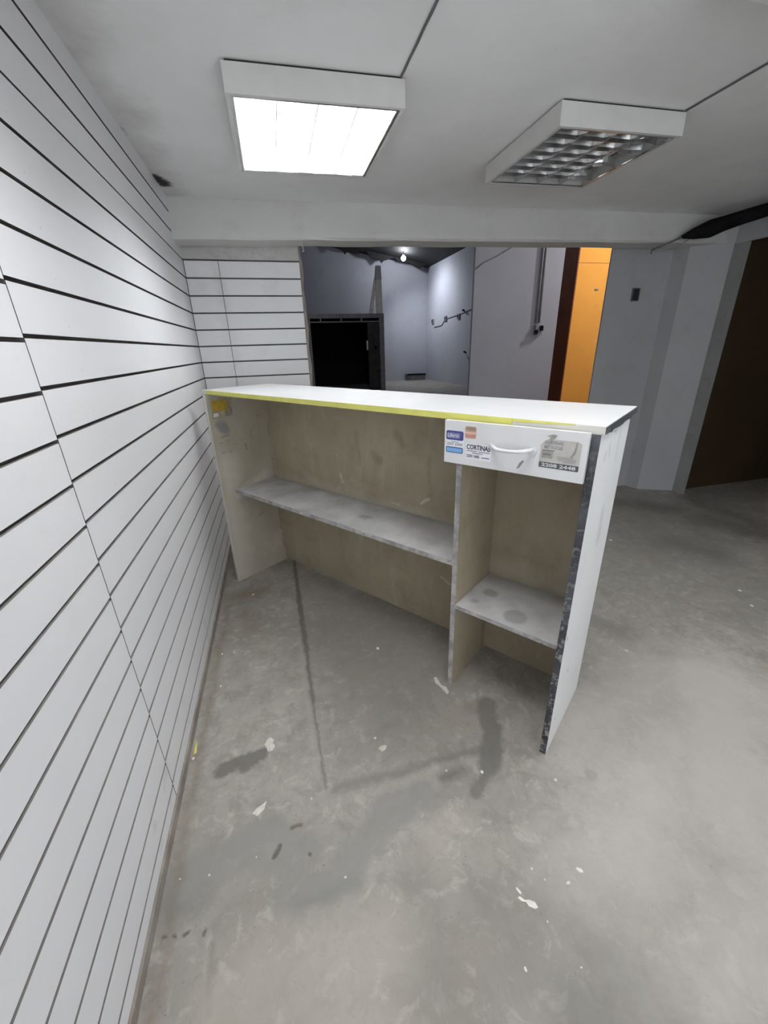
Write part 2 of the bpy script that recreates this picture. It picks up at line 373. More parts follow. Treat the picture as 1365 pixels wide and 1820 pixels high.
m_ceil = ceiling_material()
m_slat = slat_material('slat_white_laminate', 0.10); m_slat_dirty = slat_material('slat_white_grimy', 0.75)
m_stub = stub_slat_material()
m_groove = simple('groove_raw_board', (0.11, 0.10, 0.092), 0.85, 0.3, 9)
m_edge_top = simple('slat_raw_edge_dusty', (0.24, 0.225, 0.21), 0.85, 0.25, 9)
m_base = simple('baseboard_brown', (0.30, 0.265, 0.235), 0.75, 0.3, 7, dirt=((0.2,0.11,0.08), 6, 0.55, 0.75, 0.6))
m_beam = painted('beam_plaster', (0.60,0.592,0.57), (0.68,0.672,0.65), (0.50,0.488,0.465), 0.4)
m_bandpl = painted('band_plaster', (0.46,0.45,0.43), (0.56,0.55,0.53), (0.22,0.20,0.18), 0.6, scale=3)
m_pier = painted('pier_grey_paint', (0.40,0.40,0.412), (0.475,0.475,0.482), (0.32,0.315,0.305), 0.4)
m_hall = painted('hall_blue_grey_paint', (0.46,0.47,0.53), (0.54,0.55,0.61), (0.36,0.36,0.40), 0.4, scale=0.6)
m_pipew = painted('hall_pillar_paint', (0.40,0.41,0.45), (0.46,0.47,0.51), (0.34,0.34,0.36), 0.35)
m_jamb = painted('jamb_concrete', (0.27,0.27,0.265), (0.33,0.33,0.325), (0.18,0.175,0.165), 0.5, scale=3)
m_orange = painted('orange_paint', (0.74,0.33,0.060), (0.80,0.365,0.070), (0.66,0.28,0.045), 0.35)
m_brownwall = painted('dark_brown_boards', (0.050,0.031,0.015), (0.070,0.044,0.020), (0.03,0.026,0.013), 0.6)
m_roof = simple('hall_roof_black', (0.020,0.020,0.022), 0.8, 0.4, 4)
m_black = simple('void_black', (0.008,0.008,0.009), 0.8, 0.3, 4)
m_soot = simple('sooty_black', (0.010,0.010,0.010), 0.95, 0.5, 9, bump=0.5, spec=0.1)
m_darkmetal = simple('dark_grey_metal', (0.16,0.16,0.165), 0.5, 0.3, 8)
m_frame = simple('hall_frame_grey', (0.24,0.24,0.25), 0.6, 0.25, 5)
m_wood = simple('pale_wood', (0.80,0.78,0.73), 0.7, 0.2, 6)
m_conduit = simple('conduit_grey', (0.30,0.30,0.31), 0.45, 0.2, 9)
m_house = simple('fixture_enamel', (0.66,0.655,0.63), 0.5, 0.08, 5, dirt=((0.5,0.48,0.43), 4, 0.5, 0.8, 0.4))
m_louver = simple('louver_aluminium', (0.66,0.66,0.65), 0.22, 0.12, 20, metallic=0.95)
m_inner = simple('fixture_inner_white', (0.80,0.80,0.79), 0.45, 0.05, 5)
m_louver_lit = simple('louver_lit_satin', (0.42,0.42,0.415), 0.45, 0.15, 20)  # blade copy for the lit lights, greyed to temper their glow
m_inner_unlit = simple('fixture_inner_unlit', (0.16,0.16,0.155), 0.5, 0.3, 8)  # dark reflector copy: the unlit inside is put into the colour
m_gap = simple('gap_dark', (0.03,0.03,0.03), 0.9, 0.2, 9)
m_tubeoff = simple('tube_unlit', (0.75,0.75,0.73), 0.35, 0.03, 9)
m_cap = simple('tube_cap', (0.45,0.45,0.45), 0.35, 0.1, 20, metallic=0.8)
def emit(name, col, st):
    m = bpy.data.materials.new(name); m.use_nodes = True; b = m.node_tree.nodes['Principled BSDF']
    b.inputs['Base Color'].default_value = (0.8, 0.8, 0.8, 1)
    b.inputs['Emission Color'].default_value = (*col, 1); b.inputs['Emission Strength'].default_value = st; return m
m_tube = emit('tube_lit', (0.93, 0.965, 1.0), TUBE); m_tube_old = emit('tube_lit_aged', (0.95, 0.97, 1.0), TUBE*0.88)
m_bulb = emit('hall_bulb_lit', (0.90, 0.94, 1.0), 260.0)
m_bulb2 = emit('orange_fill_bulb_lit', (1.0, 0.975, 0.95), 1250.0)
m_cable = simple('cable_grey', (0.13,0.13,0.13), 0.6, 0.2, 9)
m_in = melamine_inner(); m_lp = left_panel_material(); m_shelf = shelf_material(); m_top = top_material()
m_out = outer_white(); m_chip = chipped_edge(); m_wedge = worn_grey_edge()
m_yellow = simple('yellow_edge_band', (0.62,0.60,0.15), 0.5, 0.10, 12, dirt=((0.45,0.43,0.2), 20, 0.6, 0.75, 0.5))
m_topedge = simple('top_bare_edge', (0.62,0.60,0.55), 0.55, 0.12, 8)
m_drawer = simple('drawer_white', (0.62,0.62,0.622), 0.4, 0.06, 6, dirt=((0.55,0.54,0.52), 9, 0.6, 0.8, 0.4))
m_chrome = simple('handle_white_plastic', (0.66,0.66,0.66), 0.3, 0.05, 9)
m_paper = simple('sticker_white', (0.70,0.71,0.74), 0.5, 0.04, 9)
m_navy = simple('print_navy', (0.045,0.055,0.20), 0.5, 0.15, 40)
m_sky = simple('print_light_blue', (0.16,0.36,0.60), 0.5, 0.15, 40)
m_salmon = simple('print_salmon', (0.50,0.26,0.20), 0.5, 0.2, 40)
m_olive = simple('print_tan', (0.34,0.26,0.15), 0.5, 0.2, 40)
m_ink = simple('print_ink', (0.05,0.05,0.06), 0.5, 0.2, 40)
m_midink = simple('print_grey_ink', (0.22,0.22,0.235), 0.5, 0.2, 40)
m_greycard = simple('sticker_faded_grey', (0.45,0.43,0.40), 0.55, 0.15, 30)
m_darkband = simple('print_dark_band', (0.075,0.08,0.09), 0.5, 0.2, 40)
m_lightink = simple('print_light', (0.52,0.53,0.54), 0.5, 0.1, 40)
m_ystick = simple('sticker_mustard', (0.42,0.28,0.03), 0.55, 0.35, 30, dirt=((0.16,0.1,0.04), 30, 0.5, 0.65, 0.6))
m_tan = simple('tape_residue', (0.30,0.26,0.19), 0.6, 0.4, 25)
m_flake = simple('paint_flake', (0.82,0.80,0.76), 0.6, 0.08, 60)
m_flake2 = simple('plaster_chip', (0.66,0.63,0.56), 0.7, 0.15, 60)
m_yflake = simple('yellow_scrap', (0.72,0.62,0.18), 0.6, 0.1, 60)

# ------------------------------------------------------------------ setting: floor, ceiling, beam
fxs = [-1.1, 0.33, 0.75, 1.28, 2.3, 7.4]; fys = [-6.6, -2.56, -2.13, -1.2, 0.2, 15.5]
bm = bmesh.new(); fm = []; gv = [[bm.verts.new((x, y, 0.0)) for y in fys] for x in fxs]
for i in range(5):
    for j in range(5):
        bm.faces.new((gv[i][j], gv[i+1][j], gv[i+1][j+1], gv[i][j+1])).material_index = len(fm)
        fm.append(floor_material(fxs[i], fxs[i+1], fys[j], fys[j+1]))
ext = bmesh.ops.extrude_face_region(bm, geom=list(bm.faces))
bmesh.ops.translate(bm, vec=(0, 0, -0.12), verts=[v for v in ext['geom'] if isinstance(v, bmesh.types.BMVert)])
struct(finish('floor', bm, fm))
CZ = lambda x: 2.180 + 0.015*x
struct(hexa('ceiling', [(-0.1,-6.6,CZ(-0.1)),(4.25,-6.6,CZ(4.25)),(4.25,0.0,CZ(4.25)),(-0.1,0.0,CZ(-0.1)),
                        (-0.1,-6.6,2.5),(4.25,-6.6,2.5),(4.25,0.0,2.5),(-0.1,0.0,2.5)], m_ceil))
# down-stand beam over the opening to the hall
BZ = lambda x: 1.966 + 0.020*x
bm = bmesh.new()
prof = lambda x: [(-0.14, CZ(x)+0.01), (-0.195, BZ(x)+0.035), (-0.20, BZ(x)+0.012), (-0.185, BZ(x)), (-0.02, BZ(x)), (-0.02, 2.5)]
NS = 24; rings = []
for i in range(NS+1):
    x = -0.1 + 4.4*i/NS; j = 0.004*math.sin(i*1.7) + 0.003*math.sin(i*4.1)
    rings.append([bm.verts.new((x, y + (j if k in (1, 2) else 0), z + (j*0.5 if k in (1, 2, 3, 4) else 0))) for k, (y, z) in enumerate(prof(x))])
for i in range(NS):
    for k in range(6):
        bm.faces.new((rings[i][k], rings[i][(k+1) % 6], rings[i+1][(k+1) % 6], rings[i+1][k]))
bm.faces.new(rings[0]); bm.faces.new(rings[-1][::-1])
struct(finish('trim_1', bm, m_beam))
struct(box('wall_mezzanine', -1.0, 7.3, -0.018, 0.12, 2.10, 5.9, m_hall))

# ------------------------------------------------------------------ slatted wall on the left
S = 0.1; Z0 = 1.8992; GAP = 0.0088
wl = struct(box('wall_left', -0.20, -0.012, -6.6, 0.10, 0.0, 2.5, m_groove))
def slat_mesh(name, y0, y1, h, mat):
    bm = bmesh.new(); bm_box(bm, -0.012, 0.0, y0, y1, -h/2, h/2); bm.normal_update()
    for f in bm.faces: f.material_index = 0 if f.normal.x > 0.5 else (2 if f.normal.z > 0.5 else 1)
    me = bpy.data.meshes.new(name); bm.to_mesh(me); bm.free(); me.materials.append(mat); me.materials.append(m_groove); me.materials.append(m_edge_top); return me
def add_slat(me, parent, loc):
    o = bpy.data.objects.new('slat', me); link(o, parent); o.location = loc; return o
for (y0, y1, dz) in ((-2.112, -0.002, 0.0), (-4.552, -2.1155, -0.008), (-6.6, -4.556, 0.0)):
    full = slat_mesh('slat', y0, y1, S - GAP, m_slat); low = slat_mesh('slat_low', y0, y1, S - GAP, m_slat_dirty)
    for k in range(-18, 3):
        zb = Z0 + k*S + dz
        add_slat(low if k <= -18 else full, wl, (0, 0, zb + S/2))
    # lowest, cut strip
    hb = Z0 - 18*S + dz - GAP/2 - 0.040
    lowest = slat_mesh('slat_foot', y0, y1, hb, m_slat_dirty)
    add_slat(lowest, wl, (0, 0, 0.040 + hb/2))
    # filler of the thin closed joint between two boards
    j = box('joint_filler', -0.012, -0.002, y0, y1, Z0 - GAP/2 + dz + 0.0008, Z0 + GAP/2 + dz - 0.004, m_slat, wl)
struct(box('baseboard_left', -0.012, 0.006, -6.6, -0.002, 0.0, 0.037, m_base))

# stub wall at the back with the same slats
st = struct(box('wall_stub', -0.012, 0.712, 0.014, 0.16, 0.0, 2.1, m_groove))
def stub_slat(x0, x1, zc, h):
    bm = bmesh.new(); bm_box(bm, x0, x1, 0.0, 0.014, zc-h/2, zc+h/2)
    bmesh.ops.bevel(bm, geom=[e for e in bm.edges], offset=0.001, segments=1, affect='EDGES')
    return finish('slat', bm, m_stub, st)
for k in range(-18, 0):
    zc = Z0 + k*S + S/2
    stub_slat(0.003, 0.2045, zc, S-GAP); stub_slat(0.2075, 0.7115, zc, S-GAP)
stub_slat(0.003, 0.2045, 0.052, S-GAP-0.01); stub_slat(0.2075, 0.7115, 0.052, S-GAP-0.01)
bm = bmesh.new(); bm_box(bm, 0.0, 0.712, -0.004, 0.014, Z0 + 0.004, BZ(0.3)+0.02)
finish('plaster_band', bm, m_bandpl, st)
# rough raw end of the stub wall
bm = bmesh.new()
zs = [0.0 + i*0.05 for i in range(41)]; a = []; b = []
for z in zs:
    w = 0.020 + random.uniform(-0.006, 0.006)
    a.append([bm.verts.new((0.712, 0.004, z)), bm.verts.new((0.712+w, 0.012+random.uniform(-.004, .004), z)), bm.verts.new((0.712+w, 0.16, z)), bm.verts.new((0.712, 0.16, z))])
for i in range(len(a)-1):
    for k in range(4): bm.faces.new((a[i][k], a[i][(k+1) % 4], a[i+1][(k+1) % 4], a[i+1][k]))
bm.faces.new(a[0][::-1]); bm.faces.new(a[-1])
finish('raw_end', bm, m_base, st)

# ------------------------------------------------------------------ pier, right wall and its doorway
PX0, PX1 = 3.185, 3.775
bm = bmesh.new(); bm_prism(bm, [(PX0, 0.05), (3.780, 0.05), (3.800, -0.08), (4.07, -0.225), (4.09, -0.225), (4.09, 0.16), (3.9, 0.16), (PX0+0.01, 0.075)], 0.0, 2.5)
struct(finish('wall_pier', bm, m_pier))
struct(box('wall_back_right', 4.0901, 7.3, 0.05, 0.30, 0.0, 2.6, m_hall))
struct(box('trim_2', 4.066, 4.088, -0.335, -0.226, 0.0, 2.035, m_jamb))         # jamb of the doorway
bm = bmesh.new(); bm_box(bm, 4.068, 4.10, -1.75, -0.226, 2.036, 2.5); bm_box(bm, 4.068, 4.10, -6.6, -1.75, 0.0, 2.5)
struct(finish('wall_right', bm, m_pier))
# dim room behind the doorway
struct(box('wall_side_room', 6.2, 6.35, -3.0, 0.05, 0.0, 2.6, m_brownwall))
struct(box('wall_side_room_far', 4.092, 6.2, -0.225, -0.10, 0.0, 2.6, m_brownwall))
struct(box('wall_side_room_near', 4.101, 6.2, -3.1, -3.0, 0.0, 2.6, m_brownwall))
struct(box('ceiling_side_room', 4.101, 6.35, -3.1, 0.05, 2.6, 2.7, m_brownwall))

# ------------------------------------------------------------------ the tall hall beyond
struct(box('wall_hall_far', -1.1, 7.4, 15.1, 15.3, 0.0, 6.2, m_hall))
struct(box('wall_hall_right', 7.14, 7.4, 0.30, 15.1, 0.0, 6.2, m_hall))
struct(box('wall_hall_left', -1.1, -0.9, 0.10, 15.1, 0.0, 6.2, m_hall))
RZ = lambda x: 4.38 + 0.163*(7.14-x)
struct(hexa('ceiling_hall', [(-1.1,0.0,RZ(-1.1)),(7.4,0.0,RZ(7.4)),(7.4,15.3,RZ(7.4)),(-1.1,15.3,RZ(-1.1)),
                             (-1.1,0.0,6.4),(7.4,0.0,6.4),(7.4,15.3,6.4),(-1.1,15.3,6.4)], m_roof))
struct(box('wall_pillar', 2.943, 4.16, 2.0, 2.04, 0.0, 4.9, m_pipew))
m_side_shade = simple('orange_side_shade', (0.15,0.034,0.008), 0.6, 0.2, 4)  # shade on the orange block's side put into the colour
wo = struct(box('wall_orange', 5.14, 7.14, 3.0, 3.6, 0.0, 2.472, m_orange))
box('upper_panel', 5.14, 7.14, 2.999, 3.6, 2.478, 4.6, m_orange, wo); box('panel_joint', 5.15, 7.13, 3.012, 3.59, 2.4721, 2.4779, m_base, wo)
box('side_shade', 5.120, 5.1395, 3.0, 3.62, 0.0, 4.6, m_side_shade, wo)  # thin box coloured as the shaded side of the orange block
tag(box('wall_anchor', 5.49, 5.55, 2.988, 2.9995, 2.105, 2.125, m_darkmetal), 'small dark bracket mark on the orange wall', 'bracket')

# ------------------------------------------------------------------ ceiling light fixtures
def fixture(name, x0, x1, y0, y1, lit, label, tube=None):
    cx, cy = (x0+x1)/2, (y0+y1)/2; hx, hy = (x1-x0)/2, (y1-y0)/2; H = 0.082
    r = empty(name, (cx, cy, CZ(cx)-0.0005)); r.rotation_euler = (0, -math.atan(0.015), 0)
    tag(r, label, 'ceiling light', 'square louvred ceiling lights')
    box('shadow_gap_plate', -hx+0.012, hx-0.012, -hy+0.004, hy-0.012, -0.006, 0.0, m_gap, r)  # dark spacer standing in for the shadow gap at the ceiling
    bm = bmesh.new(); t = 0.014
    bm_box(bm, -hx, hx, -hy, hy, -0.010, -0.006)
    for a in ((-hx, hx, -hy, -hy+t), (-hx, hx, hy-t, hy), (-hx, -hx+t, -hy+t, hy-t), (hx-t, hx, -hy+t, hy-t)):
        bm_box(bm, a[0], a[1], a[2], a[3], -H, -0.010)
    finish('housing', bm, m_house, r)
    box('reflector', -hx+t, hx-t, -hy+t, hy-t, -0.016, -0.0102, m_inner if lit else m_inner_unlit, r)
    # lens frame of angle profile
    bm = bmesh.new(); w = 0.010
    for a in ((-hx+t, hx-t, -hy+t, -hy+t+w), (-hx+t, hx-t, hy-t-w, hy-t), (-hx+t, -hx+t+w, -hy+t+w, hy-t-w), (hx-t-w, hx-t, -hy+t+w, hy-t-w)):
        bm_box(bm, a[0], a[1], a[2], a[3], -H+0.001, -H+0.006)
    finish('louver_frame', bm, m_louver, r)
    ix, iy = hx-t-w, hy-t-w
    def blade(axis, pos, a0, a1, bend=0.0):
        bm = bmesh.new(); zt, zb = -H+0.040, -H+0.004; wt, wb = 0.010, 0.0012
        n = 6; R = []
        for i in range(n+1):
            u = a0 + (a1-a0)*i/n; d = bend*math.sin(math.pi*i/n)
            pr = [(-wt, zt), (-wb*2.2, (zt+zb)/2-0.004), (-wb, zb), (wb, zb), (wb*2.2, (zt+zb)/2-0.004), (wt, zt)]
            R.append([bm.verts.new(((pos+q+d, u, z) if axis == 'y' else (u, pos+q+d, z))) for q, z in pr])
        for i in range(n):
            for k in range(6): bm.faces.new((R[i][k], R[i][(k+1) % 6], R[i+1][(k+1) % 6], R[i+1][k]))
        bm.faces.new(R[0]); bm.faces.new(R[-1][::-1])
        return finish('louver_blade', bm, m_louver_lit if lit else m_louver, r)
    for i in range(1, 4):
        bend = 0.0 if lit or i < 3 else -0.022
        blade('y', -ix + 2*ix*i/4, -iy, iy, bend)
    for j in range(1, 7):
        for i in range(4):
            if not lit and i == 3 and j in (3, 5): continue       # blades missing from the broken column
            blade('x', -iy + 2*iy*j/7, -ix + 2*ix*i/4 + 0.004, -ix + 2*ix*(i+1)/4 - 0.004, 0.0 if lit or i < 3 else random.uniform(-0.02, 0.02))
    for i in range(4):
        x = -ix + 2*ix*(i+0.5)/4
        if not lit and i == 2: continue
        bm = bmesh.new(); bm_tube(bm, [(x, -iy+0.012, -0.032), (x, iy-0.012, -0.032)], 0.012, 12)
        tb = finish('tube', bm, (tube or m_tube) if lit else m_tubeoff, r)
        for e in (-1, 1):
            bm = bmesh.new(); bm_tube(bm, [(x, e*(iy-0.0005), -0.032), (x, e*(iy-0.013), -0.032)], 0.0125, 12)
            finish('tube_cap', bm, m_cap, tb)
    return r
fixture('ceiling_light', 0.420, 1.006, -1.410, -0.790, True, 'lit square louvred ceiling light above the counter')
fixture('ceiling_light', 1.628, 2.205, -1.385, -0.790, False, 'unlit square louvred ceiling light with bent blades')
fixture('ceiling_light', 1.660, 2.237, -2.600, -2.005, True, 'lit ceiling light cut off by the top right corner of the photo', m_tube_old)

fixture('ceiling_light', 0.420, 1.006, -2.640, -2.030, True, 'added unseen lit ceiling light nearest the photographer, above the slatted wall', m_tube_old)  # added out of view to brighten the foreground

def cable(name, pts, r, mat, label, cat='cable', group=None):
    bm = bmesh.new(); bm_tube(bm, pts, r, 8); return tag(finish(name, bm, mat), label, cat, group)
def along(x, y0, y1, n=14):
    return [(x + 0.0006*math.sin(i*2.1), y0+(y1-y0)*i/n, CZ(x)-0.0042) for i in range(n+1)]
cable('raceway_shadow_line', along(0.992, -1.412, -2.028), 0.0038, m_cable, 'thin dark shadow line of the ceiling raceway from the lit light')  # dark tubes stand in for the shadow lines of the raceways
cable('raceway_shadow_line', along(2.196, -1.388, -2.002), 0.0038, m_cable, 'thin dark shadow line of the ceiling raceway from the unlit light')

# ------------------------------------------------------------------ the counter
OX, OY, ANG = 0.0806, -0.7162, -0.9341
ct = empty('service_counter', (OX, OY, 0), ANG)
tag(ct, 'worn white shop counter with open shelves and yellow edged top', 'counter')
TZ = lambda u: 1.1735 - 0.0060*u         # top surface of the slightly tilted top
TT = 0.020                                # its thickness
L, D = 1.950, 0.380
def panel(name, u0, u1, v0, v1, z0, z1, mat, parent, bevel=0.0008): return box(name, u0, u1, v0, v1, z0, z1, mat, parent, bevel)
def hpanel(name, u0, u1, v0, v1, z0, mat, parent):
    return hexa(name, [(u0,v0,z0),(u1,v0,z0),(u1,v1,z0),(u0,v1,z0),(u0,v0,TZ(u0)-TT-0.0005),(u1,v0,TZ(u1)-TT-0.0005),(u1,v1,TZ(u1)-TT-0.0005),(u0,v1,TZ(u0)-TT-0.0005)], mat, parent)
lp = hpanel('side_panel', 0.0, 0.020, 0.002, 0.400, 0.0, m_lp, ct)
panel('edge_strip', 0.0, 0.020, -0.0005, 0.002, 0.0, TZ(0)-TT-0.001, m_topedge, lp, 0)
rp = hpanel('side_panel', L-0.021, L, 0.003, 0.385, 0.0, m_out, ct)
rp['label'] = 'white outer side panel'
es = panel('edge_strip', L-0.0212, L-0.0004, -0.0005, 0.003, 0.0, TZ(L)-TT-0.001, m_chip, rp, 0)
es['label'] = 'chipped black front edge'
hpanel('back_panel', 0.0205, L-0.0215, D, D+0.015, 0.012, m_in, ct)
dv = hpanel('divider', 1.502, 1.522, 0.082, D-0.0005, 0.0, m_in, ct)
panel('edge_strip', 1.5022, 1.5218, 0.079, 0.082, 0.0, 1.14, m_wedge, dv, 0)
def shelf(u0, u1, v0, v1, z1, t=0.018):
    s_ = panel('shelf', u0, u1, v0, v1, z1-t, z1, m_shelf, ct, 0)
    panel('edge_strip', u0, u1, v0-0.002, v0, z1-t, z1-0.0005, m_wedge, s_, 0)
    return s_
shelf(0.0205, 1.5015, 0.082, D-0.0005, 0.600, 0.020)
shelf(1.5225, L-0.0215, 0.078, D-0.0005, 0.412, 0.016)
# top board, tilted a little, with edge band
U0, U1, V0, V1 = -0.045, 1.957, 0.0, 0.440
V0L, V0R, V1L, V1R = 0.020, 0.004, 0.455, 0.425
def top_pt(u, v, dz): return (u, v, TZ(u)+dz)
tp = hexa('top', [top_pt(U0,V0L,-TT), top_pt(U1,V0R,-TT), top_pt(U1,V1R,-TT), top_pt(U0,V1L,-TT), top_pt(U0,V0L,0), top_pt(U1,V0R,0), top_pt(U1,V1R,0), top_pt(U0,V1L,0)], m_top, ct)
FV = lambda u: V0L + (V0R-V0L)*(u-U0)/(U1-U0)
def front_strip(name, u0, u1, za, zb, zc, zd, mat, th=0.0015):
    return hexa(name, [(u0,FV(u0)-th,TZ(u0)+za),(u1,FV(u1)-th,TZ(u1)+zc),(u1,FV(u1)-0.0001,TZ(u1)+zc),(u0,FV(u0)-0.0001,TZ(u0)+za),
                       (u0,FV(u0)-th,TZ(u0)+zb),(u1,FV(u1)-th,TZ(u1)+zd),(u1,FV(u1)-0.0001,TZ(u1)+zd),(u0,FV(u0)-0.0001,TZ(u0)+zb)], mat, tp)
o = front_strip('edge_band', U0+0.06, 1.715, -TT+0.0003, 0.0004, -TT+0.0003, 0.0004, m_yellow, 0.002); o['label'] = 'yellow edge band'
o = front_strip('edge_band', 1.7155, 1.885, -0.009, 0.0004, -0.003, 0.0004, m_yellow, 0.002); o['label'] = 'torn end of the yellow edge band'
front_strip('bare_edge', U0, U0+0.0595, -TT+0.0003, -0.0002, -TT+0.0003, -0.0002, m_topedge)
front_strip('bare_edge', 1.7155, U1, -TT+0.0003, -0.0095, -TT+0.0003, -0.0003, m_topedge, 0.0012)
# black ragged end edge
bm = bmesh.new(); n = 18; lo = []; hi = []
for i in range(n+1):
    v = V0R + (V1R-V0R)*i/n; d = -TT + 0.001 - (random.uniform(0.0, 0.006) if 1 < i < n-3 else 0)
    lo.append((bm.verts.new((U1+0.0002, v, TZ(U1)+d)), bm.verts.new((U1+0.0022, v, TZ(U1)+d)))); hi.append((bm.verts.new((U1+0.0002, v, TZ(U1)-0.0015)), bm.verts.new((U1+0.0022, v, TZ(U1)-0.0015))))
for i in range(n):
    for q in ((lo[i][1], lo[i+1][1], hi[i+1][1], hi[i][1]), (lo[i][0], hi[i][0], hi[i+1][0], lo[i+1][0]), (hi[i][0], hi[i][1], hi[i+1][1], hi[i+1][0]), (lo[i][0], lo[i+1][0], lo[i+1][1], lo[i][1])): bm.faces.new(q)
bm.faces.new((lo[0][0], lo[0][1], hi[0][1], hi[0][0])); bm.faces.new((lo[n][0], hi[n][0], hi[n][1], lo[n][1]))
o = finish('end_edging', bm, m_chip, tp); o['label'] = 'ragged black end edge'
# drawer: front, open box behind it, handle, stickers
bm = bmesh.new(); bm_box(bm, 1.508, 1.9285, -0.016, -0.001, 1.012, 1.146)
dr = finish('drawer', bm, m_drawer, ct, 0.0012); dr['label'] = 'white drawer front with stickers'
bm = bmesh.new()
bm_box(bm, 1.530, 1.920, 0.0, 0.34, 1.022, 1.028); bm_box(bm, 1.530, 1.540, 0.0, 0.34, 1.0285, 1.12); bm_box(bm, 1.910, 1.920, 0.0, 0.34, 1.0285, 1.12); bm_box(bm, 1.5405, 1.9095, 0.33, 0.34, 1.0285, 1.12)
finish('drawer_box', bm, m_in, dr)
hp = []
hu0, hu1 = 1.668, 1.790
for i in range(17):
    t = i/16; u = hu0 + (hu1-hu0)*t; e = math.sin(math.pi*t)
    hp.append((u, -0.017 - 0.030*min(1.0, e*1.5), 1.084 - 0.004*e + 0.002*t))
bm = bmesh.new(); bm_tube(bm, hp, [0.0045 + 0.002*(abs(t-8)/8) for t in range(17)], 10)
for u in (hu0, hu1): bm_tube(bm, [(u, -0.0162, 1.084), (u, -0.020, 1.084)], 0.010, 12)
o = finish('handle', bm, m_chrome, dr); o['label'] = 'pale bow handle'

def sticker(u0, z0, w, h, builder, mats, label, tilt=0.0):
    """flat sticker on the drawer front; local x right, y up, then stood up in front of the drawer"""
    bm = bmesh.new(); builder(bm, w, h)
    rot = Matrix.Rotation(math.radians(90), 4, 'X') @ Matrix.Rotation(tilt, 4, 'Z')
    bmesh.ops.transform(bm, matrix=Matrix.Translation((u0, -0.0162, z0)) @ rot, verts=bm.verts)
    me = bpy.data.meshes.new('sticker'); bm.to_mesh(me); bm.free()
    for m in mats: me.materials.append(m)
    o = link(bpy.data.objects.new('sticker', me), dr); o['label'] = label; return o
def card(bm, x0, x1, y0, y1, z, mi, r=0.0):
    pts = []
    if r > 0:
        for (cx, cy, a0) in ((x1-r, y0+r, -90), (x1-r, y1-r, 0), (x0+r, y1-r, 90), (x0+r, y0+r, 180)):
            for k in range(4): a = math.radians(a0 + 30*k); pts.append((cx+r*math.cos(a), cy+r*math.sin(a)))
    else: pts = [(x0, y0), (x1, y0), (x1, y1), (x0, y1)]
    vs = [bm.verts.new((x, y, z)) for x, y in pts]; f = bm.faces.new(vs); f.material_index = mi
def st1(bm, w, h):
    card(bm, 0, w, 0, h, 0.0001, 0, 0.004)
    card(bm, 0.0005, w-0.0005, h*0.58, h-0.0005, 0.0004, 1, 0.005); card(bm, 0.003, w-0.012, h*0.66, h*0.90, 0.0006, 5, 0.004)
    text_into(bm, 'Liferni', 0.006, h*0.70, 0.0009, h*0.18, w*0.62, 4)
    text_into(bm, '2907 6909', 0.003, h*0.335, 0.0006, h*0.13, w*0.90, 3)
    card(bm, w*0.3, w*0.72, h*0.49, h*0.515, 0.0006, 3)
    card(bm, 0.0005, w-0.0005, 0.0005, h*0.27, 0.0004, 1, 0.004); card(bm, 0.003, w-0.003, 0.003, h*0.27-0.0028, 0.0006, 2, 0.002)
sticker(1.5145, 1.0455, 0.061, 0.070, st1, [m_paper, m_navy, m_sky, m_midink, m_lightink, simple('print_violet_grey', (0.16,0.16,0.30), 0.5, 0.15, 40)], 'blue and white business sticker')
def st2(bm, w, h):
    card(bm, 0, w, 0, h, 0.0001, 0, 0.005); card(bm, 0.0008, w-0.0008, h*0.40, h*0.55, 0.0004, 2)
    card(bm, 0.0, w, h*0.68, h-0.003, 0.0004, 1); text_into(bm, 'DASS', 0.003, h*0.72, 0.0007, h*0.19, w-0.006, 3)
    card(bm, 0.004, w-0.004, h*0.20, h*0.24, 0.0004, 3)
sticker(1.580, 1.0965, 0.0365, 0.0365, st2, [m_salmon, m_olive, simple('print_pale_pink', (0.62,0.42,0.34), 0.5, 0.15, 40), m_midink], 'small salmon and tan sticker')
def st3(bm, w, h):
    card(bm, 0, w, 0, h, 0.0001, 0); text_into(bm, 'CORTINAS', 0.002, h*0.62, 0.0005, h*0.33, w*0.93, 1, 0.035)
    card(bm, 0.003, w*0.44, h*0.50, h*0.555, 0.0004, 2); card(bm, w*0.50, w*0.94, h*0.50, h*0.555, 0.0004, 2)
    card(bm, w*0.25, w*0.68, h*0.385, h*0.44, 0.0004, 2)
    text_into(bm, '2283 5486', 0.003, h*0.12, 0.0005, h*0.19, w*0.52, 1); card(bm, w*0.63, w*0.94, h*0.15, h*0.22, 0.0004, 2)
sticker(1.585, 1.0335, 0.084, 0.0485, st3, [m_paper, m_ink, m_midink], 'white sticker reading CORTINAS')
